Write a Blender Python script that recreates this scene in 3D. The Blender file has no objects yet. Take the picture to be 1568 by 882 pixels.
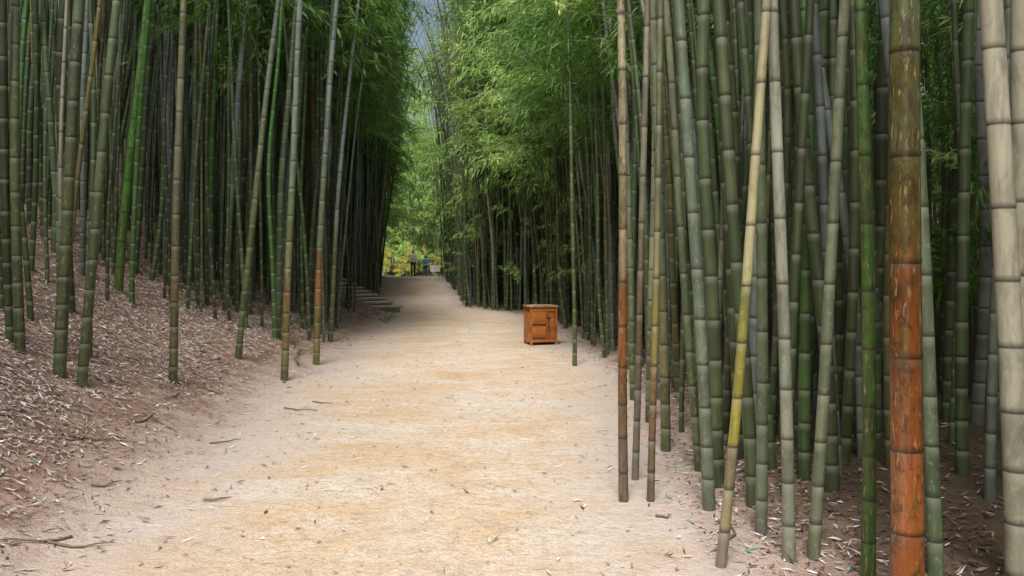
import bpy, bmesh, math, random
import numpy as np
from mathutils import Vector, Matrix
random.seed(7); rng=np.random.default_rng(11)
sc=bpy.context.scene
sc.view_settings.view_transform='Standard'
try: sc.view_settings.look='None'
except: pass
sc.view_settings.exposure=0; sc.view_settings.gamma=1

# ---------------------------------------------------------------- helpers
def link(o):
    sc.collection.objects.link(o); return o
def np_mesh(name,verts,faces4,attrs=None,smooth=False):
    me=bpy.data.meshes.new(name)
    verts=np.asarray(verts,dtype=np.float32); faces4=np.asarray(faces4,dtype=np.int32)
    n=len(verts); m=len(faces4); k=faces4.shape[1]
    me.vertices.add(n); me.vertices.foreach_set('co',verts.ravel())
    me.loops.add(m*k); me.loops.foreach_set('vertex_index',faces4.ravel())
    me.polygons.add(m); me.polygons.foreach_set('loop_start',np.arange(0,m*k,k,dtype=np.int32))
    me.polygons.foreach_set('loop_total',np.full(m,k,dtype=np.int32))
    me.polygons.foreach_set('use_smooth',np.full(m,smooth,dtype=bool))
    me.update(calc_edges=True)
    for a,v in (attrs or {}).items():
        at=me.attributes.new(a,'FLOAT','POINT'); at.data.foreach_set('value',np.asarray(v,dtype=np.float32))
    me.validate()
    return me
class NT:
    def __init__(s,name):
        s.m=bpy.data.materials.new(name); s.m.use_nodes=True
        s.t=s.m.node_tree; s.t.nodes.clear()
    def n(s,typ,**kw):
        nd=s.t.nodes.new(typ)
        for k,v in kw.items():
            if k.startswith('i_'):
                key=k[2:]; key=int(key) if key.isdigit() else key.replace('_',' ')
                nd.inputs[key].default_value=v
            else: setattr(nd,k,v)
        return nd
    def l(s,a,b): s.t.links.new(a,b)
    def ramp(s,fac,stops,interp='LINEAR'):
        r=s.n('ShaderNodeValToRGB'); cr=r.color_ramp; cr.interpolation=interp
        while len(cr.elements)<len(stops): cr.elements.new(0.5)
        for e,(p,c) in zip(cr.elements,stops):
            e.position=p; e.color=(c[0],c[1],c[2],1) if not isinstance(c,(int,float)) else (c,c,c,1)
        s.l(fac,r.inputs[0]); return r.outputs[0]
    def mix(s,f,a,b,mode='MIX'):
        m=s.n('ShaderNodeMix',data_type='RGBA',blend_type=mode)
        for i,v in ((0,f),(6,a),(7,b)):
            if isinstance(v,(int,float)): m.inputs[i].default_value=v
            elif isinstance(v,tuple): m.inputs[i].default_value=(v[0],v[1],v[2],1)
            else: s.l(v,m.inputs[i])
        return m.outputs[2]
    def math(s,op,a,b=None,clamp=False):
        m=s.n('ShaderNodeMath',operation=op,use_clamp=clamp)
        for i,v in ((0,a),(1,b)):
            if v is None: continue
            if isinstance(v,(int,float)): m.inputs[i].default_value=v
            else: s.l(v,m.inputs[i])
        return m.outputs[0]
    def noise(s,vec,scale,detail=4,rough=.6,dist=0):
        n=s.n('ShaderNodeTexNoise'); n.inputs['Scale'].default_value=scale
        n.inputs['Detail'].default_value=detail; n.inputs['Roughness'].default_value=rough
        n.inputs['Distortion'].default_value=dist
        if vec is not None: s.l(vec,n.inputs['Vector'])
        return n.outputs[0]
    def scaled(s,vec,sc_):
        m=s.n('ShaderNodeMapping'); m.inputs['Scale'].default_value=sc_; s.l(vec,m.inputs['Vector']); return m.outputs[0]
    def attr(s,name):
        a=s.n('ShaderNodeAttribute'); a.attribute_name=name; return a.outputs['Fac']
    def out(s,col,rough=.8,spec=.3,bump=None,bstr=.3,bdist=.02):
        p=s.n('ShaderNodeBsdfPrincipled'); o=s.n('ShaderNodeOutputMaterial')
        if isinstance(col,tuple): p.inputs['Base Color'].default_value=(*col,1)
        else: s.l(col,p.inputs['Base Color'])
        if isinstance(rough,(int,float)): p.inputs['Roughness'].default_value=rough
        else: s.l(rough,p.inputs['Roughness'])
        p.inputs['Specular IOR Level'].default_value=spec
        if bump is not None:
            b=s.n('ShaderNodeBump'); b.inputs['Strength'].default_value=bstr; b.inputs['Distance'].default_value=bdist
            s.l(bump,b.inputs['Height']); s.l(b.outputs[0],p.inputs['Normal'])
        s.l(p.outputs[0],o.inputs[0]); return s.m

# ---------------------------------------------------------------- terrain shape
YL=[-12,4,6.7,10,16.7,25,38,50,60,90,200]; XL=[-2.1,-2.3,-2.6,-2.85,-3.0,-3.6,-5.6,-7.5,-9.5,-18,-50]
YR=[-12,4,5.5,8,12,16,20,24,26,28,38,50,60,90,200]; XR=[1.3,1.15,1.05,1.3,1.4,1.2,.9,.35,-.6,-1.9,-3,-4.5,-6.2,-14,-46]
def xl(y): return np.interp(y,YL,XL)
def xr(y): return np.interp(y,YR,XR)
def sm(t): t=np.clip(t,0,1); return t*t*(3-2*t)
def zp(y): return .62*sm((y-27)/23)-.5*sm((y-52)/16)
def wob(x,y): return (np.sin(x*1.7+y*.6)+np.sin(x*.9-y*1.3+2)+.6*np.sin(x*3.9+y*2.7)+.4*np.sin(x*7.1-y*6.3)+.25*np.sin(x*13+y*11))/3
def H(x,y):
    x=np.asarray(x,float); y=np.asarray(y,float)
    s=np.maximum(xl(y)-x,0); r=np.maximum(x-xr(y),0)
    h=.5*s*s/(s+.8); h=np.where(s>6,.5*36/6.8+.12*(s-6),h); h=h+np.where(s>14,.28*(s-14),0)
    h2=.05*r*sm(r/2)+np.where(r>14,.22*(r-14),0)
    off=np.clip(np.maximum(s,r)/.8,0,1)
    return zp(y)+h+h2+wob(x,y)*(.012+.045*off)
def axis(segs):
    o=[]
    for a,b,st in segs: o+=list(np.arange(a,b,st))
    o.append(segs[-1][1]); return np.array(o)
xs=axis([(-300,-60,24),(-60,-16,2),(-16,-8,.4),(-8,3.5,.1),(3.5,10,.4),(10,60,2),(60,300,24)])
ys=axis([(-40,-2,2),(-2,2,.25),(2,20,.1),(20,34,.2),(34,70,.5),(70,120,2.5),(120,400,20)])
X,Y=np.meshgrid(xs,ys); Z=H(X,Y)
nx,ny=len(xs),len(ys)
idx=np.arange(nx*ny).reshape(ny,nx)
F=np.stack([idx[:-1,:-1].ravel(),idx[:-1,1:].ravel(),idx[1:,1:].ravel(),idx[1:,:-1].ravel()],1)
ins=np.minimum(X-xl(Y),xr(Y)-X)
me=np_mesh('ground',np.stack([X.ravel(),Y.ravel(),Z.ravel()],1),F,{'ins':np.clip(ins,-6,3).ravel(),'rt':np.clip(X-xr(Y),0,4).ravel()},True)
g=link(bpy.data.objects.new('ground',me))
m=NT('sand_and_soil'); tc=m.n('ShaderNodeNewGeometry'); pos=tc.outputs['Position']
n1=m.noise(pos,.6,6,.65,.5); n2=m.noise(pos,3.2,6,.7); n3=m.noise(pos,60,3,.7); n4=m.noise(m.scaled(pos,(.6,1.3,1)),1.3,6,.7,.8); n5=m.noise(pos,14,5,.75)
sand=m.ramp(n1,[(.34,(.57,.52,.465)),(.47,(.57,.485,.39)),(.56,(.55,.43,.305)),(.66,(.51,.38,.25))])
sand=m.mix(m.ramp(n4,[(.48,0.),(.62,.8)]),sand,(.61,.58,.54))
sand=m.mix(m.ramp(n2,[(.45,0.),(.66,.45)]),sand,(.40,.32,.25))
sand=m.mix(m.ramp(n5,[(.36,.6),(.52,0.)]),sand,(.34,.265,.205))
sand=m.mix(m.ramp(n3,[(.36,.45),(.5,0.)]),sand,(.26,.19,.14))
spk=m.n('ShaderNodeTexVoronoi'); spk.inputs['Scale'].default_value=22; m.l(pos,spk.inputs['Vector'])
sand=m.mix(m.ramp(spk.outputs['Distance'],[(.03,.7),(.12,0.)]),sand,(.22,.16,.11))
soil=m.ramp(n2,[(.3,(.19,.12,.095)),(.5,(.32,.225,.185)),(.7,(.44,.35,.315))])
soil=m.mix(m.ramp(n3,[(.35,.5),(.6,0.)]),soil,(.12,.085,.07))
edge=m.math('ADD',m.attr('ins'),m.math('MULTIPLY',m.math('SUBTRACT',n2,.5),1.1))
edge=m.math('ADD',edge,m.math('MULTIPLY',m.math('SUBTRACT',n1,.5),1.4))
dust=m.mix(.4,(.44,.39,.39),sand)
f1=m.n('ShaderNodeMapRange',i_1=.1,i_2=1.1); m.l(edge,f1.inputs[0])
f0=m.n('ShaderNodeMapRange',i_1=-.75,i_2=.1); m.l(edge,f0.inputs[0])
col=m.mix(f0.outputs[0],soil,dust); col=m.mix(f1.outputs[0],col,sand)
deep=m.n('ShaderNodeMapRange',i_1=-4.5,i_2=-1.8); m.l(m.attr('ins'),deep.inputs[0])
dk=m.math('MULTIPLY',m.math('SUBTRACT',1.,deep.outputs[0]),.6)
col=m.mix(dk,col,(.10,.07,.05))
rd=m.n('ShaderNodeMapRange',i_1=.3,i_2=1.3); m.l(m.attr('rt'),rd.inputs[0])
col=m.mix(m.math('MULTIPLY',rd.outputs[0],.9),col,(.04,.032,.02))  # shade inside the right grove, painted into the floor colour
bh=m.math('ADD',m.math('MULTIPLY',n3,.3),m.math('ADD',n2,n5))
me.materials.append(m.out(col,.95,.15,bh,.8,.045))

# ---------------------------------------------------------------- bamboo culms
def culm(Ht,r0,arch,sides,seed,lean=(0,0),wig=.05,inter=(.20,.40),Hcut=None):
    R=np.random.default_rng(seed)
    zn=[.0]; L=inter[0]
    while zn[-1]<(Hcut or Ht):
        zn.append(zn[-1]+L*R.uniform(.93,1.07)); L=min(L*1.09,inter[1])
    ps=R.random()
    rings=[(-.35,1.0,0,0,ps)]
    for i,z in enumerate(zn[:-1]):
        sg=R.random()
        if i>0:
            rings.append((z-.06,1.,0.,0.05,ps))
            rings.append((z-.008,1.0,.1,1.,ps))
            rings.append((z,.985,1.,.3,ps))
            rings.append((z+.010,1.055,.5,0.,sg))
            rings.append((z+.03,1.0,0.,.0,sg))
        ps=sg
    rings.append((zn[-1],1,0,0,ps))
    A=np.array(rings); z=A[:,0]; t=np.clip(z/Ht,0,1)
    rad=r0*(1-.88*t**1.35)*A[:,1]; rad=rad*(1+.12*np.exp(-np.maximum(z,0)/.25))
    ph=R.uniform(0,6.28,4)
    cx=lean[0]*z+arch*t**2.6+wig*(np.sin(z*.55+ph[0])-np.sin(ph[0]))+.25*wig*(np.sin(z*1.7+ph[2])-np.sin(ph[2]))
    cy=lean[1]*z+wig*(np.sin(z*.5+ph[1])-np.sin(ph[1]))
    a=np.arange(sides)/sides*2*np.pi
    V=np.stack([cx[:,None]+rad[:,None]*np.cos(a),cy[:,None]+rad[:,None]*np.sin(a),np.repeat(z[:,None],sides,1)],2).reshape(-1,3)
    n=len(z); I=np.arange(n*sides).reshape(n,sides); J=np.roll(I,-1,1)
    Fc=np.stack([I[:-1].ravel(),J[:-1].ravel(),J[1:].ravel(),I[1:].ravel()],1)
    rp=lambda v:np.repeat(v,sides)
    return V,Fc,{'nb':rp(A[:,2]),'wx':rp(A[:,3]),'seg':rp(A[:,4]),'ht':rp(z)}
def culm_mat(name,stops=None,rough=.42,wax=.35,mott=.5,node=(.02,.018,.012)):
    m=NT(name); tc=m.n('ShaderNodeTexCoord'); ob=tc.outputs['Object']
    ht=m.attr('ht'); seg=m.attr('seg')
    dt=2 if stops is None else 5
    st=m.noise(m.scaled(ob,(26,26,1.6)),1.,dt,.65); bl=m.noise(m.scaled(ob,(9,9,4)),1.,dt,.7,0 if stops is None else .5)
    if stops is None:
        oi=m.n('ShaderNodeObjectInfo'); rnd=oi.outputs['Random']
        up=m.ramp(rnd,[(0,(.04,.078,.03)),(.16,(.065,.105,.05)),(.32,(.13,.175,.205)),(.41,(.03,.06,.018)),(.54,(.175,.205,.215)),(.62,(.055,.10,.04)),(.74,(.022,.034,.014)),(.875,(.035,.14,.02)),(.905,(.27,.28,.22)),(.93,(.13,.11,.035))],'CONSTANT')  # blue-grey entries have the sky's reflection painted into the skin
        sx=m.n('ShaderNodeSeparateXYZ'); m.l(oi.outputs['Location'],sx.inputs[0])
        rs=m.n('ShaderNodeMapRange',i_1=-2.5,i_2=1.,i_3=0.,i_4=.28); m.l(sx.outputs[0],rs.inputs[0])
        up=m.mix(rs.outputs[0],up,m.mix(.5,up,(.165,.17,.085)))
        low=m.mix(.6,up,(.03,.048,.014))  # mossy green foot, darkened further to paint in shade between culms
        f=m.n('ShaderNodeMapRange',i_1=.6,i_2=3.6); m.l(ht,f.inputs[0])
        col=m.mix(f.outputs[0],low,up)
    else:
        f=m.math('DIVIDE',m.math('ADD',ht,m.math('MULTIPLY',m.math('SUBTRACT',m.noise(m.scaled(ob,(30,30,2.5)),1.,4,.6),.5),.9)),6.,True)
        col=m.ramp(m.math('ADD',f,m.math('MULTIPLY',m.math('SUBTRACT',seg,.5),.05)),[(h/6,c) for h,c in stops])
    sv=m.math('ADD',m.math('MULTIPLY',seg,.5),.70)
    cc=m.n('ShaderNodeCombineColor'); [m.l(sv,cc.inputs[i]) for i in range(3)]
    col=m.mix(1.,col,cc.outputs[0],'MULTIPLY')
    col=m.mix(m.math('MULTIPLY',m.ramp(st,[(.48,0.),(.7,1.)]),mott*.45),col,m.mix(.4,col,(.32,.34,.25)))
    col=m.mix(m.math('MULTIPLY',m.ramp(bl,[(.48,0.),(.60,1.)]),mott*.85),col,m.mix(.7,col,(.035,.035,.018)))
    if mott>.7:
        sc4=m.noise(m.scaled(ob,(12,12,3)),1.,4,.65,1.5)
        col=m.mix(m.ramp(sc4,[(.50,0.),(.60,.6)]),col,m.mix(.6,col,(.10,.085,.02)))
        sc2=m.noise(m.scaled(ob,(20,20,8)),1.,5,.75,1.)
        col=m.mix(m.ramp(sc2,[(.50,0.),(.60,.85)]),col,m.mix(.7,col,(.03,.016,.01)))
        sc3=m.noise(m.scaled(ob,(70,70,12)),1.,3,.6,.5)
        col=m.mix(m.ramp(sc3,[(.60,0.),(.68,.5)]),col,(.42,.28,.13))
    elif stops is not None:
        ll=m.noise(m.scaled(ob,(34,34,20)),1.,5,.7,.8)
        col=m.mix(m.ramp(ll,[(.56,0.),(.64,.45)]),col,m.mix(.5,col,(.42,.43,.36)))
        l2=m.noise(m.scaled(ob,(15,15,1.2)),1.,4,.7,.6)
        col=m.mix(m.ramp(l2,[(.52,0.),(.66,.6)]),col,m.mix(.6,col,(.05,.05,.025)))
    col=m.mix(m.math('MULTIPLY',m.attr('wx'),wax),col,(.38,.42,.36))
    col=m.mix(m.math('MULTIPLY',m.attr('nb'),.85),col,node)
    rr=m.math('ADD',m.math('MULTIPLY',st,.25),rough-.1)
    return m.out(col,rr,.5,None if stops is None else st,.08,.005)
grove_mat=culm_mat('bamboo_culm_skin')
proto=bpy.data.collections.new('bamboo_culm_kinds')
for i in range(18):
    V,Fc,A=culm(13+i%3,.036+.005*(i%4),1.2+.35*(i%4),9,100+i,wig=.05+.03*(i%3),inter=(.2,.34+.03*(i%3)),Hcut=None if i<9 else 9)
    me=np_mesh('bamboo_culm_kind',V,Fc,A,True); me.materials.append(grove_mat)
    o=bpy.data.objects.new('bamboo_culm_kind_%02d'%i,me); proto.objects.link(o)
def instancer(name,P,Rt,S,I,coll):
    me=bpy.data.meshes.new(name); P=np.asarray(P,dtype=np.float32); n=len(P)
    me.vertices.add(n); me.vertices.foreach_set('co',P.ravel())
    a=me.attributes.new('rot','FLOAT_VECTOR','POINT'); a.data.foreach_set('vector',np.asarray(Rt,dtype=np.float32).ravel())
    a=me.attributes.new('scl','FLOAT_VECTOR','POINT'); a.data.foreach_set('vector',np.asarray(S,dtype=np.float32).ravel())
    a=me.attributes.new('kind','INT','POINT'); a.data.foreach_set('value',np.asarray(I,dtype=np.int32))
    o=link(bpy.data.objects.new(name,me))
    ng=bpy.data.node_groups.new(name+'_nodes','GeometryNodeTree')
    ng.interface.new_socket('Geometry',in_out='INPUT',socket_type='NodeSocketGeometry')
    ng.interface.new_socket('Geometry',in_out='OUTPUT',socket_type='NodeSocketGeometry')
    N=ng.nodes; gi=N.new('NodeGroupInput'); go=N.new('NodeGroupOutput')
    ci=N.new('GeometryNodeCollectionInfo'); ci.inputs['Collection'].default_value=coll
    ci.inputs['Separate Children'].default_value=True; ci.inputs['Reset Children'].default_value=True
    ip=N.new('GeometryNodeInstanceOnPoints'); ip.inputs['Pick Instance'].default_value=True
    def na(nm,ty):
        x=N.new('GeometryNodeInputNamedAttribute'); x.data_type=ty; x.inputs['Name'].default_value=nm; return x.outputs['Attribute']
    L=ng.links
    L.new(gi.outputs[0],ip.inputs['Points']); L.new(ci.outputs[0],ip.inputs['Instance'])
    L.new(na('kind','INT'),ip.inputs['Instance Index']); L.new(na('rot','FLOAT_VECTOR'),ip.inputs['Rotation'])
    L.new(na('scl','FLOAT_VECTOR'),ip.inputs['Scale']); L.new(ip.outputs[0],go.inputs[0])
    md=o.modifiers.new('scatter','NODES'); md.node_group=ng
    return o

# individually built culms along the path
G1=(.085,.125,.062); BG=(.145,.195,.215); OL=(.052,.066,.018); DG=(.034,.052,.014); TAN=(.245,.235,.155); GR=(.035,.17,.015)
OR=(.20,.055,.012); BR=(.12,.05,.018); WH=(.44,.43,.35)
heroes=[
 (-4.70,7.8,.045,-.02,[(0,DG),(1.5,OL),(3,(.065,.09,.045)),(6,(.08,.11,.06))],.45),
 (-4.27,7.7,.055,.03,[(0,DG),(1.5,OL),(3,(.055,.08,.04)),(6,(.08,.12,.065))],.45),
 (-4.06,7.7,.045,.07,[(0,DG),(1.2,DG),(3,(.06,.10,.045)),(6,(.085,.125,.08))],.45),
 (-5.84,12.1,.062,.075,[(0,(.05,.13,.02)),(2,GR),(6,(.06,.28,.03))],.35),
 (-3.78,9.1,.044,.02,[(0,DG),(1.,(.09,.065,.02)),(2.2,(.12,.115,.07)),(6,G1)],.45),
 (-3.79,11.3,.044,.09,[(0,DG),(1.5,OL),(3,G1),(6,BG)],.45),
 (-3.04,10.9,.048,.03,[(0,(.07,.08,.02)),(.9,(.12,.09,.02)),(1.25,BR),(1.5,(.11,.11,.05)),(2.2,G1),(6,BG)],.4),
 (-3.00,12.5,.050,.04,[(0,(.08,.08,.02)),(.7,(.14,.11,.02)),(1.1,(.22,.09,.018)),(1.5,BR),(1.8,G1),(6,BG)],.4),
 (-4.98,14.2,.055,.06,[(0,DG),(1.5,G1),(3,BG),(6,(.22,.27,.32))],.45),
 (-6.12,15.5,.075,.06,[(0,G1),(2,(.18,.24,.27)),(6,(.25,.31,.38))],.4),
 (-3.45,15.5,.045,.05,[(0,DG),(1.5,OL),(3,BG),(6,BG)],.45),
 (-7.05,12.6,.06,.03,[(0,DG),(1.5,G1),(3,BG),(6,(.22,.26,.31))],.45),
 (.745,5.45,.031,-.01,[(0,(.11,.09,.07)),(.7,(.11,.065,.04)),(.95,(.19,.06,.02)),(1.3,OR),(1.5,(.12,.08,.045)),(2.2,TAN),(6,TAN)],.3),
 (.925,5.45,.024,.03,[(0,(.08,.055,.04)),(.8,(.12,.07,.03)),(1.2,(.16,.14,.03)),(1.8,(.12,.125,.065)),(6,G1)],.4),
 (.90,5.97,.025,.025,[(0,(.14,.12,.10)),(1.4,(.09,.06,.035)),(2.,(.19,.18,.14)),(6,TAN)],.45),
 (1.27,5.26,.039,-.055,[(0,(.09,.115,.08)),(1.5,(.10,.145,.105)),(6,(.12,.17,.135))],.45),
 (1.10,4.30,.027,.092,[(0,(.17,.145,.115)),(.55,(.17,.14,.065)),(.7,(.23,.20,.022)),(1.5,(.17,.18,.045)),(1.7,(.30,.28,.165)),(6,TAN)],.4),
 (1.47,4.82,.033,-.0,[(0,(.10,.115,.085)),(2,G1),(6,G1)],.45),
 (1.50,4.42,.033,-.012,[(0,(.14,.155,.115)),(2,(.22,.24,.20)),(6,(.30,.32,.27))],.45),
 (1.64,4.44,.032,.058,[(0,(.09,.105,.065)),(2,(.12,.145,.09)),(6,TAN)],.45),
 (1.82,4.17,.034,-.01,[(0,(.03,.08,.01)),(2,(.03,.095,.01)),(6,(.04,.13,.02))],.35),
 (1.825,3.77,.072,-.02,[(0,(.23,.07,.014)),(1.05,OR),(1.4,(.18,.06,.014)),(1.65,(.10,.06,.014)),(2.0,(.07,.065,.018)),(2.5,(.075,.085,.025)),(2.8,(.075,.10,.04)),(6,G1)],.17),
 (2.13,4.1,.036,-.04,[(0,(.06,.09,.045)),(2,(.09,.125,.075)),(6,G1)],.45),
 (2.27,3.65,.053,-.035,[(0,(.18,.19,.14)),(2,(.36,.35,.275)),(6,WH)],.5),
 (2.46,3.9,.045,-.02,[(0,(.18,.19,.14)),(2,(.28,.275,.21)),(6,WH)],.5),
 (.96,12.5,.033,.0,[(0,DG),(1.5,OL),(6,G1)],.45),
 (1.30,6.9,.040,-.01,[(0,OL),(1.0,(.14,.12,.06)),(2,G1),(6,TAN)],.45),
 (1.42,6.2,.030,-.07,[(0,OL),(1.6,G1),(6,TAN)],.45),
 (1.36,8.1,.036,.02,[(0,OL),(1.6,(.18,.18,.115)),(6,TAN)],.45),
 (1.40,9.4,.040,-.03,[(0,OL),(1.6,G1),(6,BG)],.45),
]
hr=random.Random(3)
for k,(x,y,r,ln,st,ro) in enumerate(heroes):
    V,Fc,A=culm(12.5,r,(.9 if x<0 else -.6),24,500+k,lean=(ln,hr.uniform(-.02,.02)),wig=.022,inter=(.2 if r<.06 else .36,.36 if r<.06 else .46),Hcut=5.5+.25*y)
    me=np_mesh('bamboo_stalk',V,Fc,A,True)
    me.materials.append(culm_mat('bamboo_stalk_skin',st,ro,.3 if ro>.35 else .05,.6 if ro>.35 else .8))
    o=link(bpy.data.objects.new('bamboo_stalk',me)); o.location=(x,y,float(H(x,y)))

# random grove
P=[];cell={}
def ok(x,y,md):
    c=(int(x//.5),int(y//.5))
    for a in (-1,0,1):
        for b in (-1,0,1):
            for q in cell.get((c[0]+a,c[1]+b),()):
                if (q[0]-x)**2+(q[1]-y)**2<md*md: return False
    return True
def put(x,y): cell.setdefault((int(x//.5),int(y//.5)),[]).append((x,y))
def gap(x,y):   # glade beyond the crest, and the clearing around the steps
    return (50<y<76 and -.24<x/y<-.02) or (19<y<30 and xl(y)-max(.8,min(2.5,(y-19)*.28))<x<xl(y))
for h in heroes: put(h[0],h[1])
N=24000
cand=np.stack([rng.uniform(-50,50,N),rng.uniform(2.2,95,N)],1)
for x,y in cand:
    if abs(x)>.66*y+3: continue
    if gap(x,y): continue
    L=float(xl(y)-x); Rr=float(x-xr(y))
    if L<=0 and Rr<=0: continue
    if L>0:
        if L>19: continue
        if y<7.2: continue
        if y<15 and L<1.7: continue
        if L<(.45 if y<60 else .2): continue
        p=1. if L<8 else .8
    else:
        if Rr>19: continue
        if y<4.9 and x<2.3: continue
        if y<9 and Rr<.42: continue
        if Rr<.22: continue
        p=1. if Rr<8 else .7
    if y>50: p*=.55
    if random.random()>p*.97: continue
    if not ok(x,y,.24): continue
    put(x,y); P.append((x,y,1 if L>0 else -1))
for k in range(1700):
    y=random.uniform(4.6,50)
    if random.random()<.5: x=float(xr(y))+.3+abs(random.gauss(0,1.8)); sd=-1
    else:
        y=random.uniform(13,50); x=float(xl(y))-.6-abs(random.gauss(0,3.)); sd=1
    if gap(x,y): continue
    if sd<0 and y<5.4 and x<2.4: continue
    if abs(x)>.66*y+2 or not ok(x,y,.18): continue
    put(x,y); P.append((x,y,sd))
for k in range(300):
    y=random.uniform(-9,5); sd=random.choice((-1,1)); L=random.uniform(.8,9)
    x=float(xr(y))+L if sd<0 else float(xl(y))-L-1
    if abs(x)<.66*y+1.5 or not ok(x,y,.3): continue
    put(x,y); P.append((x,y,sd))
PT=[];RO=[];SC=[];KI=[]
fol_P=[];fol_R=[];fol_S=[];fol_K=[]
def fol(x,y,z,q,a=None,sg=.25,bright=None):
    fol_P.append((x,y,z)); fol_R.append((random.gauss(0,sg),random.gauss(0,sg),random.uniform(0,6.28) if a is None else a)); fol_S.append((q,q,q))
    if bright is None: bright=(.95 if y>45 else .65 if (y>18 and x>xr(y)-2) else .05)  # share of sunlit-tinted sprays, highest at the far end and right wall
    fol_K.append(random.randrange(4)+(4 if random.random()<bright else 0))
for x,y,sd in P:
    z=float(H(x,y)); phi=(0 if sd>0 else math.pi)+random.gauss(0,.9)
    s=random.choice((random.uniform(.5,.8),random.uniform(.75,1.25)))
    L=(xl(y)-x) if sd>0 else (x-xr(y))
    PT.append((x,y,z)); sg=.028 if (random.random()<.93 or L<4) else .09
    RO.append((random.gauss(0,sg),random.gauss(.015,sg),phi))
    SC.append((s,s,random.uniform(.85,1.1))); KI.append(random.randrange(9)+(9 if y<13 else 0))
    if y<40 and L>1.4 and random.random()<(.34 if sd>0 else .28):
        fol(x+random.uniform(-1,1),y+random.uniform(-1,1),z+random.uniform(8.5,12.5),random.uniform(2.3,3.4),None,.25,0)
    if y<11 or L>12: continue
    z0=4.6+z*.3 if sd>0 else 3.7
    if y>45: z0=3
    ztop=min(13.5,1.6+.335*y+.5-z)
    if ztop<z0: continue
    nS=(ztop-z0)*((.7 if sd>0 else .5) if L<5 else .28)
    nS=int(nS+random.random())
    for j in range(nS):
        zz=z0+(ztop-z0)*random.random()**.85
        t=(zz/14)**2.6*1.9
        a=random.uniform(0,6.28); rr=random.uniform(.2,1.3)
        px=x+math.cos(phi)*t+math.cos(a)*rr; py=y+math.sin(phi)*t+math.sin(a)*rr
        if xl(py)+.3<px<xr(py)-.3: continue
        if py>20 and -.155<px/py<-.05 and zz>2.5 and random.random()<.9: continue
        fol(px,py,z+zz,random.uniform(1.,1.6)*(1.35 if y>40 else 1.),a)
instancer('bamboo_grove',PT,RO,SC,KI,proto)

# ---------------------------------------------------------------- foliage
def leaf_mat(name,stops,trans,tcol):
    m=NT(name); oi=m.n('ShaderNodeObjectInfo'); ge=m.n('ShaderNodeNewGeometry')
    n=m.noise(ge.outputs['Position'],.35,1,.6)
    f=m.math('ADD',m.math('MULTIPLY',oi.outputs['Random'],.4),m.math('MULTIPLY',m.attr('rnd'),.3))
    f=m.math('ADD',f,m.math('MULTIPLY',m.math('SUBTRACT',n,.35),1.0),True)
    c=m.ramp(f,stops)
    p=m.n('ShaderNodeBsdfPrincipled'); p.inputs['Roughness'].default_value=.45; p.inputs['Specular IOR Level'].default_value=.4
    m.l(c,p.inputs['Base Color'])
    t=m.n('ShaderNodeBsdfTranslucent'); m.l(m.mix(.6,c,tcol),t.inputs[0])
    mx=m.n('ShaderNodeMixShader'); mx.inputs[0].default_value=trans
    m.l(p.outputs[0],mx.inputs[1]); m.l(t.outputs[0],mx.inputs[2])
    o=m.n('ShaderNodeOutputMaterial'); m.l(mx.outputs[0],o.inputs[0]); return m.m
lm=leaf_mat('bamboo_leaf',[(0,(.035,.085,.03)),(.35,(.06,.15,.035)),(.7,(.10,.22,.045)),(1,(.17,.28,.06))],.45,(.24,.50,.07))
lb=leaf_mat('bamboo_leaf_sunlit_tint',[(0,(.16,.30,.09)),(.35,(.30,.50,.15)),(.7,(.47,.65,.23)),(1,(.62,.75,.34))],.5,(.66,.90,.30))  # same leaf with sunlight painted in: brighter, yellower green
ym=leaf_mat('yellow_leaf',[(0,(.30,.32,.06)),(.5,(.54,.48,.09)),(1,(.70,.66,.24))],.45,(.78,.72,.18))
tw=NT('twig_bark').out((.10,.12,.06),.6,.3)
def leaves(P,D,Up,Ln,W):
    P=np.array(P);D=np.array(D);D/=np.linalg.norm(D,axis=1)[:,None]+1e-9
    S=np.cross(D,Up);S/=np.linalg.norm(S,axis=1)[:,None]+1e-9
    Ln=np.array(Ln)[:,None];W=np.array(W)[:,None]
    droop=np.array([0,0,-1.])
    v0=P;v1=P+D*Ln*.4+S*W;v2=P+D*Ln+droop*Ln*.18;v3=P+D*Ln*.4-S*W
    V=np.stack([v0,v1,v2,v3],1).reshape(-1,3)
    Fq=np.arange(len(V)).reshape(-1,4); return V,Fq
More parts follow.
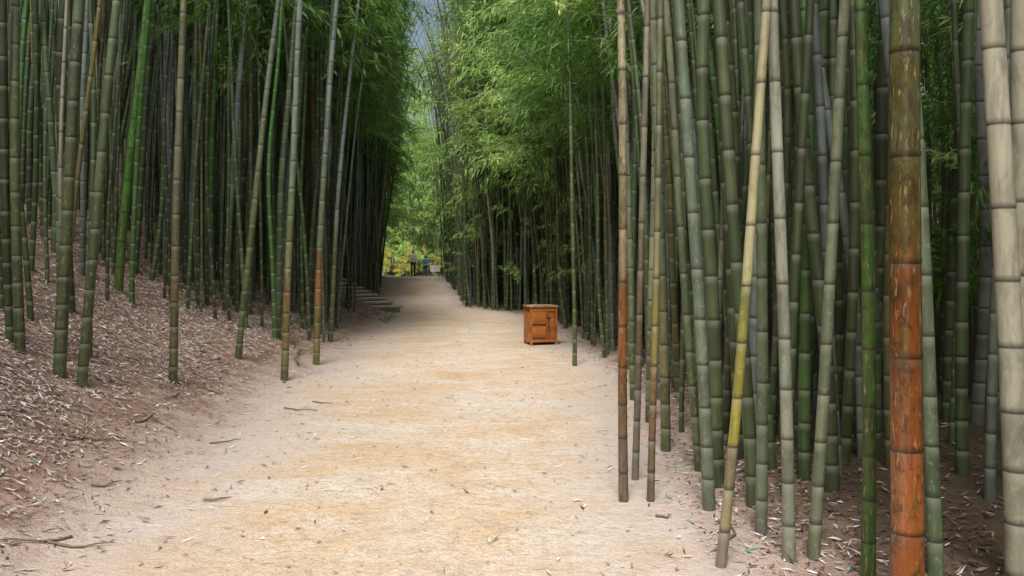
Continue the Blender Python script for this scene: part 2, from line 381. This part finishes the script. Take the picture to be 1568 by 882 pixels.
def spray(seed,mat,nl=64,name='bamboo_spray'):
    R=np.random.default_rng(seed); P=[];D=[];U=[];Ln=[];W=[];TV=[];TF=[]
    def twig(a,b,r):
        a=np.array(a);b=np.array(b);d=b-a;s=np.cross(d,[.3,.2,1]);s/=np.linalg.norm(s);u=np.cross(s,d);u/=np.linalg.norm(u)
        n=len(TV)
        for c,rr in ((a,r),(b,r*.4)):
            for k in range(3): TV.append(c+rr*(math.cos(k*2.094)*s+math.sin(k*2.094)*u))
        for k in range(3): TF.append([n+k,n+(k+1)%3,n+3+(k+1)%3,n+3+k])
    for b in range(5):
        a=R.uniform(-1,1)*1.1; el=R.uniform(-.1,.7); ln=R.uniform(.55,1.15)
        p=np.zeros(3); d=np.array([math.cos(a)*math.cos(el),math.sin(a)*math.cos(el),math.sin(el)])
        for sgm in range(5):
            q=p+d*ln/5
            if sgm%2==0: twig(p,q+d*ln/5,.005)
            for k in range(max(1,nl//25)):
                dd=d+R.normal(0,.55,3); dd[2]-=.35
                P.append(p+(q-p)*R.random()+R.normal(0,.03,3));D.append(dd);U.append(R.normal(0,.5,3)+[0,0,1])
                Ln.append(R.uniform(.11,.20));W.append(R.uniform(.012,.019))
            p=q; d=d+np.array([0,0,-.18])+R.normal(0,.12,3)
            d/=np.linalg.norm(d)
    V,Fq=leaves(P,D,np.array(U),Ln,W)
    rnd=np.repeat(R.random(len(P)),4)
    nv=len(V); V=np.concatenate([V,np.array(TV)]); Fa=np.concatenate([Fq,np.array(TF)+nv])
    rnd=np.concatenate([rnd,np.zeros(len(TV))])
    me=np_mesh(name,V,Fa,{'rnd':rnd}); me.materials.append(mat); me.materials.append(tw)
    mi=np.zeros(len(Fa),dtype=np.int32); mi[len(Fq):]=1; me.polygons.foreach_set('material_index',mi)
    return me
sp=bpy.data.collections.new('bamboo_spray_kinds')
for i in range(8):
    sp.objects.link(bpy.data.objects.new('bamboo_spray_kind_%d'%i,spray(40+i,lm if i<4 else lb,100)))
for k in range(1500):
    if random.random()<.6:
        y=random.uniform(7,50); L=random.uniform(4,16); x=float(xr(y))+L; zz=random.uniform(.8,1.6+.33*y)
    else:
        y=random.uniform(18,60); L=random.uniform(7,18); x=float(xl(y))-L; zz=random.uniform(3,8)
    if abs(x)>.66*y+1: continue
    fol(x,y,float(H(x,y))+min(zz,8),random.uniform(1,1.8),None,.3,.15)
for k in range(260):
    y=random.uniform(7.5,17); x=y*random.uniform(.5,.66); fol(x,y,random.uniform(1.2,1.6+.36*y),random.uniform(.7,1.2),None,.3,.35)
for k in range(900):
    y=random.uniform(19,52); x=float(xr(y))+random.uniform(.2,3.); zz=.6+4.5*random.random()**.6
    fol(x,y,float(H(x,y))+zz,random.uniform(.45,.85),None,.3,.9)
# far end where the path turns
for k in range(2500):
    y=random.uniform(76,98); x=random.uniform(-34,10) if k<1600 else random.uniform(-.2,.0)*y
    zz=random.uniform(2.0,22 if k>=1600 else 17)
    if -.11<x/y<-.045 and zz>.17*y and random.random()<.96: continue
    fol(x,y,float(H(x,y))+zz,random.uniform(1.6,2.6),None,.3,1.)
for k in range(520):
    y=random.uniform(11,46); x=float(xr(y))+random.uniform(-.9,2.2); zz=random.uniform(3.4,4.6)+.22*(y-11)*random.random()+random.random()*2
    if -.165<x/y<-.055: continue
    fol(x,y,zz,random.uniform(.8,1.2),math.pi+random.gauss(0,1.))
print('culms',len(P),'sprays',len(fol_P))
instancer('bamboo_foliage',fol_P,fol_R,fol_S,fol_K,sp)
yc=bpy.data.collections.new('yellow_spray_kinds')
for i in range(4): yc.objects.link(bpy.data.objects.new('yellow_spray_kind_%d'%i,spray(80+i,ym if i<2 else lb,100)))
yp=[];yr=[];ysx=[]
for cx,cy,cr,n in ((-10.4,73,2.2,60),(-7.8,75,1.8,30),(-2.4,58,1.5,60),(-14,74,2.5,70),(1.0,48,1.2,30)):
    for k in range(n):
        a=random.uniform(0,6.28);r=cr*random.random()**.5
        yp.append((cx+r*math.cos(a),cy+r*math.sin(a),float(H(cx,cy))+random.uniform(.2,2.6))); yr.append((random.gauss(0,.3),random.gauss(0,.3),a)); q=random.uniform(.8,1.3); ysx.append((q,q,q))
instancer('yellow_shrubs',yp,yr,ysx,rng.integers(0,4,len(yp)),yc)
for (x,y,s) in ((-3.15,12.0,.45),(-3.6,13.6,.5),(-3.3,21,.6),(1.9,15.5,.5)):
    o=link(bpy.data.objects.new('bamboo_seedling',spray(int(abs(x)*100),lm,75,'bamboo_seedling'))); o.location=(x,y,float(H(x,y))); o.rotation_euler=(0,-1.2,random.uniform(0,6)); o.scale=(s,s,s)

# ---------------------------------------------------------------- leaf litter
def litter():
    n=150000
    y=2.2+26*rng.random(n)**1.35; side=rng.random(n)<.90
    s=rng.gamma(2.2,1.5,n)
    x=np.where(side,xl(y)-s+.35,xr(y)+.4*s-.05)
    cl=np.sin(x*2.3+1.1*np.sin(y*1.7))+np.sin(y*1.9+1.3*np.sin(x*1.3)+1)+.7*np.sin(x*5.1+y*4.3)+.5*np.sin(x*9.7-y*8.1)
    dens=np.clip(.78+.26*cl,.28,1)
    near=np.clip((xl(y)-x-.1)/1.3,.3,1)
    keep=(np.abs(x)<.68*y+1.2)&((~side)|((s>.35+.5*rng.random(n))&(rng.random(n)<dens*near)))
    x=x[keep];y=y[keep]
    m=1300; yp_=2.5+20*rng.random(m)**1.5; xp=xl(yp_)+(xr(yp_)-xl(yp_))*rng.beta(.5,.6,m)
    x=np.concatenate([x,xp]);y=np.concatenate([y,yp_]); n=len(x)
    z=H(x,y)+.006+.022*rng.random(n)*np.clip(np.maximum(xl(y)-x,x-xr(y)),0.05,1)
    a=rng.uniform(0,6.283,n)
    ln=rng.uniform(.03,.10,n); w=rng.uniform(.0035,.010,n)
    D=np.stack([np.cos(a),np.sin(a)],1)
    def hz(px,py): return H(px,py)-H(x,y)
    p1=np.stack([x+D[:,0]*ln*.45-D[:,1]*w,y+D[:,1]*ln*.45+D[:,0]*w],1)
    p2=np.stack([x+D[:,0]*ln,y+D[:,1]*ln],1)
    p3=np.stack([x+D[:,0]*ln*.45+D[:,1]*w,y+D[:,1]*ln*.45-D[:,0]*w],1)
    j=lambda s_:rng.normal(0,s_,n)
    V=np.stack([np.stack([x,y,z],1),np.stack([p1[:,0],p1[:,1],z+hz(p1[:,0],p1[:,1])+np.abs(j(.006))],1),
        np.stack([p2[:,0],p2[:,1],z+hz(p2[:,0],p2[:,1])+np.abs(j(.012))],1),np.stack([p3[:,0],p3[:,1],z+hz(p3[:,0],p3[:,1])+np.abs(j(.006))],1)],1).reshape(-1,3)
    rr=rng.random(n); dr=np.clip((x-xr(y)-.3)/1.,0,1); rr=np.where(rng.random(n)<dr*.93,rr*.28,rr)  # right-hand litter takes darker tones, painting in the grove shade
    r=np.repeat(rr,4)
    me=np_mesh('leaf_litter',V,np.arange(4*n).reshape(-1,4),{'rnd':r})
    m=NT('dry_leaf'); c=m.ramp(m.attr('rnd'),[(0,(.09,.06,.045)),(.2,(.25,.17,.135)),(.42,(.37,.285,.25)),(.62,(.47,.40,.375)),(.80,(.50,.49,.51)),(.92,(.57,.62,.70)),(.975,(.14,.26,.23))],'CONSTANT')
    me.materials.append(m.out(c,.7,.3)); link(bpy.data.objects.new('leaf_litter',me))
litter()
tm=NT('dead_twig').out((.16,.12,.09),.8,.2)
def tube(pts,r,name,mat,sides=6):
    V=[];Fq=[]
    for i,p in enumerate(pts):
        p=Vector(p); d=(Vector(pts[min(i+1,len(pts)-1)])-Vector(pts[max(i-1,0)])).normalized()
        s=d.cross(Vector((0.1,.05,1))).normalized(); u=s.cross(d)
        rr=r[i] if isinstance(r,(list,tuple)) else r
        for k in range(sides):
            a=k/sides*2*math.pi; V.append(p+rr*(math.cos(a)*s+math.sin(a)*u))
    for i in range(len(pts)-1):
        for k in range(sides): Fq.append([i*sides+k,i*sides+(k+1)%sides,(i+1)*sides+(k+1)%sides,(i+1)*sides+k])
    me=np_mesh(name,np.array([list(v) for v in V]),Fq,None,True); me.materials.append(mat)
    return bpy.data.objects.new(name,me)
TWG=[(-2.62,4.55,.38,.1),(-2.45,8.75,.42,-.25),(-2.25,9.2,.3,-.4),(-2.9,5.6,.25,1.),(-2.05,5.4,.2,.5),(-3.5,6.4,.5,.9),(.9,5.1,.12,0),(-4.4,6.9,.5,2.2),(-3.3,7.5,.4,-.6),(1.25,4.7,.3,1.2),(1.45,6.5,.4,.5)]
for k in range(14):
    y=random.uniform(4.5,13); TWG.append((float(xl(y))-random.uniform(.0,2.2),y,random.uniform(.2,.6),random.uniform(0,6.28)))
for (x,y,l,a) in TWG:
    pts=[]
    for i in range(6):
        t=i/5; px=x+l*t*math.cos(a)+.02*math.sin(5*t); py=y+l*t*math.sin(a)+.02*math.cos(7*t); pts.append((px,py,float(H(px,py))+.008+.012*random.random()))
    link(tube(pts,[.008,.008,.007,.006,.005,.003],'fallen_twig',tm))
bm=bmesh.new()
for k in range(700):
    y=2.6+random.random()**1.4*16; x=random.uniform(float(xl(y))-.6,float(xr(y))+.4); s=random.uniform(.003,.010)
    mt=Matrix.Translation((x,y,float(H(x,y))+s*.25))@Matrix.Rotation(random.uniform(0,6),4,'Z')@Matrix.Diagonal((s*1.3,s,s*.6,1))
    bmesh.ops.create_icosphere(bm,subdivisions=1,radius=1,matrix=mt)
me=bpy.data.meshes.new('pebbles'); bm.to_mesh(me); bm.free()
m=NT('pebble'); ge=m.n('ShaderNodeNewGeometry'); me.materials.append(m.out(m.ramp(m.noise(ge.outputs['Position'],9,2),[(.3,(.22,.17,.13)),(.7,(.48,.42,.35))]),.85,.2)); link(bpy.data.objects.new('pebbles',me))

# ---------------------------------------------------------------- boxes helper
def box(name,size,loc,mat,parent=None,bev=.006,rot=(0,0,0)):
    bm=bmesh.new(); bmesh.ops.create_cube(bm,size=1); bmesh.ops.scale(bm,vec=size,verts=bm.verts)
    if bev: bmesh.ops.bevel(bm,geom=bm.edges[:],offset=bev,segments=2,affect='EDGES')
    me=bpy.data.meshes.new(name); bm.to_mesh(me); bm.free(); me.materials.append(mat)
    o=link(bpy.data.objects.new(name,me)); o.location=loc; o.rotation_euler=rot
    if parent: o.parent=parent
    return o
def wood(name,c1,c2,c3):
    m=NT(name); tc=m.n('ShaderNodeTexCoord'); n=m.noise(m.scaled(tc.outputs['Object'],(4,4,22)),1.5,5,.65,.7)
    n2=m.noise(tc.outputs['Object'],3.5,4,.6)
    c=m.ramp(n,[(.35,c1),(.52,c2),(.66,c3)]); c=m.mix(m.ramp(n2,[(.42,0.),(.62,.75)]),c,(.17,.06,.018))
    return m.out(c,.45,.4,n,.15,.004)
w1=wood('varnished_wood',(.26,.085,.02),(.42,.15,.03),(.54,.22,.05)); w2=wood('varnished_wood_dark',(.09,.027,.01),(.15,.045,.014),(.22,.07,.02))
ir=NT('black_iron').out((.02,.02,.02),.5,.4); wt=wood('cabinet_top_wood',(.38,.27,.18),(.48,.34,.24),(.55,.42,.3))
cab=link(bpy.data.objects.new('wooden_cabinet',None)); cab.location=(.55,15.75,float(H(.55,15.75))); cab.rotation_euler=(0,0,math.radians(16))
W,D_,Hh=.54,.44,.74
box('carcass',(W-.03,D_-.03,Hh-.10),(0,0,Hh/2+.01),w2,cab)
for i,(sx,sy) in enumerate(((-1,-1),(1,-1),(-1,1),(1,1))): box('post_%d'%(i+1),(.045,.045,Hh-.03),(sx*(W/2-.02),sy*(D_/2-.02),Hh/2-.015),w1,cab)
box('top',(W+.05,D_+.05,.03),(0,0,Hh+.001),wt,cab,.008); box('top_moulding',(W+.02,D_+.02,.025),(0,0,Hh-.028),w1,cab)
for nm,z in (('rail_top',Hh-.072),('rail_bottom',.085)):
    box(nm,(W-.087,.02,.05),(0,-D_/2+.005,z),w1,cab)
box('stile',(.035,.02,Hh-.215),(.07,-D_/2+.005,Hh/2+.006),w1,cab)
box('door_left',(.270,.016,.245),(-.094,-D_/2+.008,.525),w1,cab); box('door_left_lower',(.270,.016,.215),(-.094,-D_/2+.008,.255),w1,cab)
box('door_right',(.108,.016,Hh-.245),(.157,-D_/2+.008,Hh/2+.006),w1,cab)
for i,(x,z) in enumerate(((.055,.52),(.10,.52),(.085,.36))): box('latch_%d'%(i+1),(.024,.012,.04),(x+.01,-D_/2-.012,z),ir,cab,.003)
box('knob',(.02,.03,.02),(.085,-D_/2-.02,.44),ir,cab,.005)
for i,sx in enumerate((-1,1)):
    box('side_panel_%d'%(i+1),(.012,D_-.12,Hh-.2),(sx*(W/2-.010),0,Hh/2),w1,cab)
    box('side_rail_%d'%(i+1),(.018,D_-.09,.045),(sx*(W/2-.006),0,.085),w1,cab)

# stone steps up the bank, each bedded in the slope
stn=NT('step_stone'); ge=stn.n('ShaderNodeNewGeometry'); nn=stn.noise(ge.outputs['Position'],6,5,.7)
stm=stn.out(stn.ramp(nn,[(.3,(.32,.28,.26)),(.6,(.48,.44,.41)),(.8,(.56,.53,.5))]),.9,.2,nn,.4,.02)
rsm=NT('step_riser').out((.20,.16,.13),.9,.2)
st=link(bpy.data.objects.new('stone_steps',None)); st.location=(-3.95,25.4,0)
an=math.atan2(.84,-.54); st.rotation_euler=(0,0,an)
zt=0
for i in range(8):
    lx=.2+i*.62; wx=-3.95+lx*math.cos(an); wy=25.4+lx*math.sin(an)
    zt=max(float(H(wx-.15,wy))+.07,zt+.10 if i else 0)
    box('riser_%d'%(i+1),(.64,.95,.5),(lx+.02,0,zt-.25-.06),rsm,st,.01)
    box('tread_%d'%(i+1),(.68,1.05,.07),(lx,0,zt-.02),stm,st,.02,(0,0,random.uniform(-.05,.05)))

# ---------------------------------------------------------------- people
skin=NT('skin').out((.50,.30,.20),.6,.3); hairm=NT('hair').out((.015,.012,.01),.5,.3)
def person(name,loc,rotz,top,legs,pose='stand',hgt=1.68):
    root=link(bpy.data.objects.new(name,None)); root.location=loc; root.rotation_euler=(0,0,rotz); k=hgt/1.7; root.scale=(k,k,k)
    def chain(nm,vs,es,mat,rootv=0):
        me=bpy.data.meshes.new(nm); me.from_pydata([v[:3] for v in vs],es,[]); me.materials.append(mat)
        o=link(bpy.data.objects.new(nm,me)); o.parent=root
        md=o.modifiers.new('skin','SKIN'); md.use_smooth_shade=True
        if not me.skin_vertices:
            bm=bmesh.new(); bm.from_mesh(me); bm.verts.layers.skin.verify(); bm.to_mesh(me); bm.free()
        for i,v in enumerate(vs):
            sv=me.skin_vertices[0].data[i]; sv.radius=(v[3],v[4] if len(v)>4 else v[3]); sv.use_root=(i==rootv)
        sb=o.modifiers.new('sub','SUBSURF'); sb.levels=2; sb.render_levels=2
        return o
    chain('trousers',[(0,0,.95,.15,.11),(-.09,0,.88,.09),(.09,0,.88,.09),(-.10,-.02,.48,.062),(.10,.05,.48,.062),(-.10,.03,.08,.042),(.11,.12,.08,.042)],[(0,1),(0,2),(1,3),(2,4),(3,5),(4,6)],legs)
    chain('shoes',[(-.10,.05,.05,.04),(-.10,-.13,.035,.035)],[(0,1)],hairm)
    chain('shoe_right',[(.11,.14,.05,.04),(.115,-.04,.035,.035)],[(0,1)],hairm)
    chain('shirt',[(0,0,.96,.15,.11),(0,0,1.18,.15,.10),(0,.01,1.38,.155,.10),(0,.01,1.46,.06),(-.19,.01,1.39,.058),(.19,.01,1.39,.058),(-.24,.0,1.12,.043),(.24,.0,1.12,.043),(-.22,-.10,.95,.036),(.24,-.08,.9,.036)],[(0,1),(1,2),(2,3),(2,4),(2,5),(4,6),(5,7),(6,8),(7,9)],top)
    for s in (-1,1):
        hx=.22 if s<0 else .24; hy=-.10 if s<0 else -.08; hz=.95 if s<0 else .9
        chain('hand_%s'%('left' if s<0 else 'right'),[(s*hx,hy,hz,.026),(s*hx,hy-.02,hz-.07,.034,.018),(s*(hx+.02),hy-.03,hz-.14,.009),(s*hx,hy-.03,hz-.155,.009),(s*(hx-.02),hy-.03,hz-.145,.009),(s*(hx-.035),hy-.05,hz-.08,.01),(s*(hx+.035),hy-.02,hz-.125,.008)],[(0,1),(1,2),(1,3),(1,4),(1,5),(1,6)],skin)
    chain('neck',[(0,.01,1.44,.055),(0,0,1.54,.052)],[(0,1)],skin)
    bm=bmesh.new(); bmesh.ops.create_uvsphere(bm,u_segments=24,v_segments=16,radius=1)
    for v in bm.verts:
        c=v.co; f=1-.22*max(0,-c.z); c.x*=.075*f; c.y*=.095*f; c.z*=.118
    me=bpy.data.meshes.new('head'); 
    bmesh.ops.create_icosphere(bm,subdivisions=1,radius=.016,matrix=Matrix.Translation((0,-.098,-.015)))
    for s in (-1,1): bmesh.ops.create_icosphere(bm,subdivisions=1,radius=.02,matrix=Matrix.Translation((s*.076,0,0))@Matrix.Diagonal((.5,1,1.5,1)))
    bm.to_mesh(me); bm.free(); me.materials.append(skin); me.polygons.foreach_set('use_smooth',[True]*len(me.polygons))
    o=link(bpy.data.objects.new('head',me)); o.parent=root; o.location=(0,0,1.60)
    bm=bmesh.new(); bmesh.ops.create_uvsphere(bm,u_segments=24,v_segments=16,radius=1)
    bmesh.ops.delete(bm,geom=[v for v in bm.verts if v.co.z<.25 and v.co.y<-.15 or v.co.z<-.6],context='VERTS')
    for v in bm.verts: v.co=Vector((v.co.x*.084,v.co.y*.104+.004,v.co.z*.125+.006))
    me=bpy.data.meshes.new('hair'); bm.to_mesh(me); bm.free(); me.materials.append(hairm)
    o=link(bpy.data.objects.new('hair',me)); o.parent=root; o.location=(0,0,1.60)
    for s in (-1,1):
        bm=bmesh.new(); bmesh.ops.create_icosphere(bm,subdivisions=1,radius=.011); me=bpy.data.meshes.new('eye'); bm.to_mesh(me); bm.free(); me.materials.append(hairm)
        o=link(bpy.data.objects.new('eye_%s'%('left' if s<0 else 'right'),me)); o.parent=root; o.location=(s*.03,-.088,1.605)
wh=NT('white_cloth').out((.60,.70,.82),.8,.2); nv=NT('navy_cloth').out((.03,.04,.08),.8,.2); tl=NT('teal_cloth').out((.05,.16,.28),.8,.2)
person('person',(-6.30,52,float(H(-6.30,52))),.3,wh,nv)
person('person',(-6.05,57,float(H(-6.05,57))),2.9,tl,nv,hgt=1.5)
nb=link(bpy.data.objects.new('notice_board',None)); nb.location=(-4.9,52,float(H(-4.9,52))); wp=NT('white_paint').out((.75,.78,.8),.5,.4)
box('panel',(.62,.03,.42),(0,0,.52),wp,nb,.005); box('post_1',(.05,.05,.75),(-.25,.045,.35),w2,nb); box('post_2',(.05,.05,.75),(.25,.045,.35),w2,nb)

# ---------------------------------------------------------------- light
EL=math.radians(57); AZ=math.radians(190)   # azimuth from +Y towards +X
w=bpy.data.worlds.new('World'); sc.world=w; w.use_nodes=True; t=w.node_tree
bg=t.nodes['Background']; sk=t.nodes.new('ShaderNodeTexSky'); sk.sky_type='NISHITA'; sk.sun_disc=False
sk.sun_elevation=EL; sk.sun_rotation=AZ; sk.air_density=1.4; sk.dust_density=7; sk.ozone_density=.5
t.links.new(sk.outputs[0],bg.inputs[0]); bg.inputs[1].default_value=.15
sd=bpy.data.lights.new('sun','SUN'); sd.energy=5; sd.angle=math.radians(20); sd.color=(1,.94,.84)
so=link(bpy.data.objects.new('sun',sd)); dirv=Vector((math.sin(AZ)*math.cos(EL),math.cos(AZ)*math.cos(EL),math.sin(EL)))
so.rotation_euler=dirv.to_track_quat('Z','Y').to_euler(); so.location=(0,0,30)
# ---------------------------------------------------------------- camera
cd=bpy.data.cameras.new('camera'); cd.sensor_width=36; cd.lens=36*1250/1568; cd.shift_y=-41/1568; cd.clip_end=1500; cd.clip_start=.05
co=link(bpy.data.objects.new('camera',cd)); co.location=(0,0,1.6); co.rotation_euler=(math.radians(90),0,0); sc.camera=co
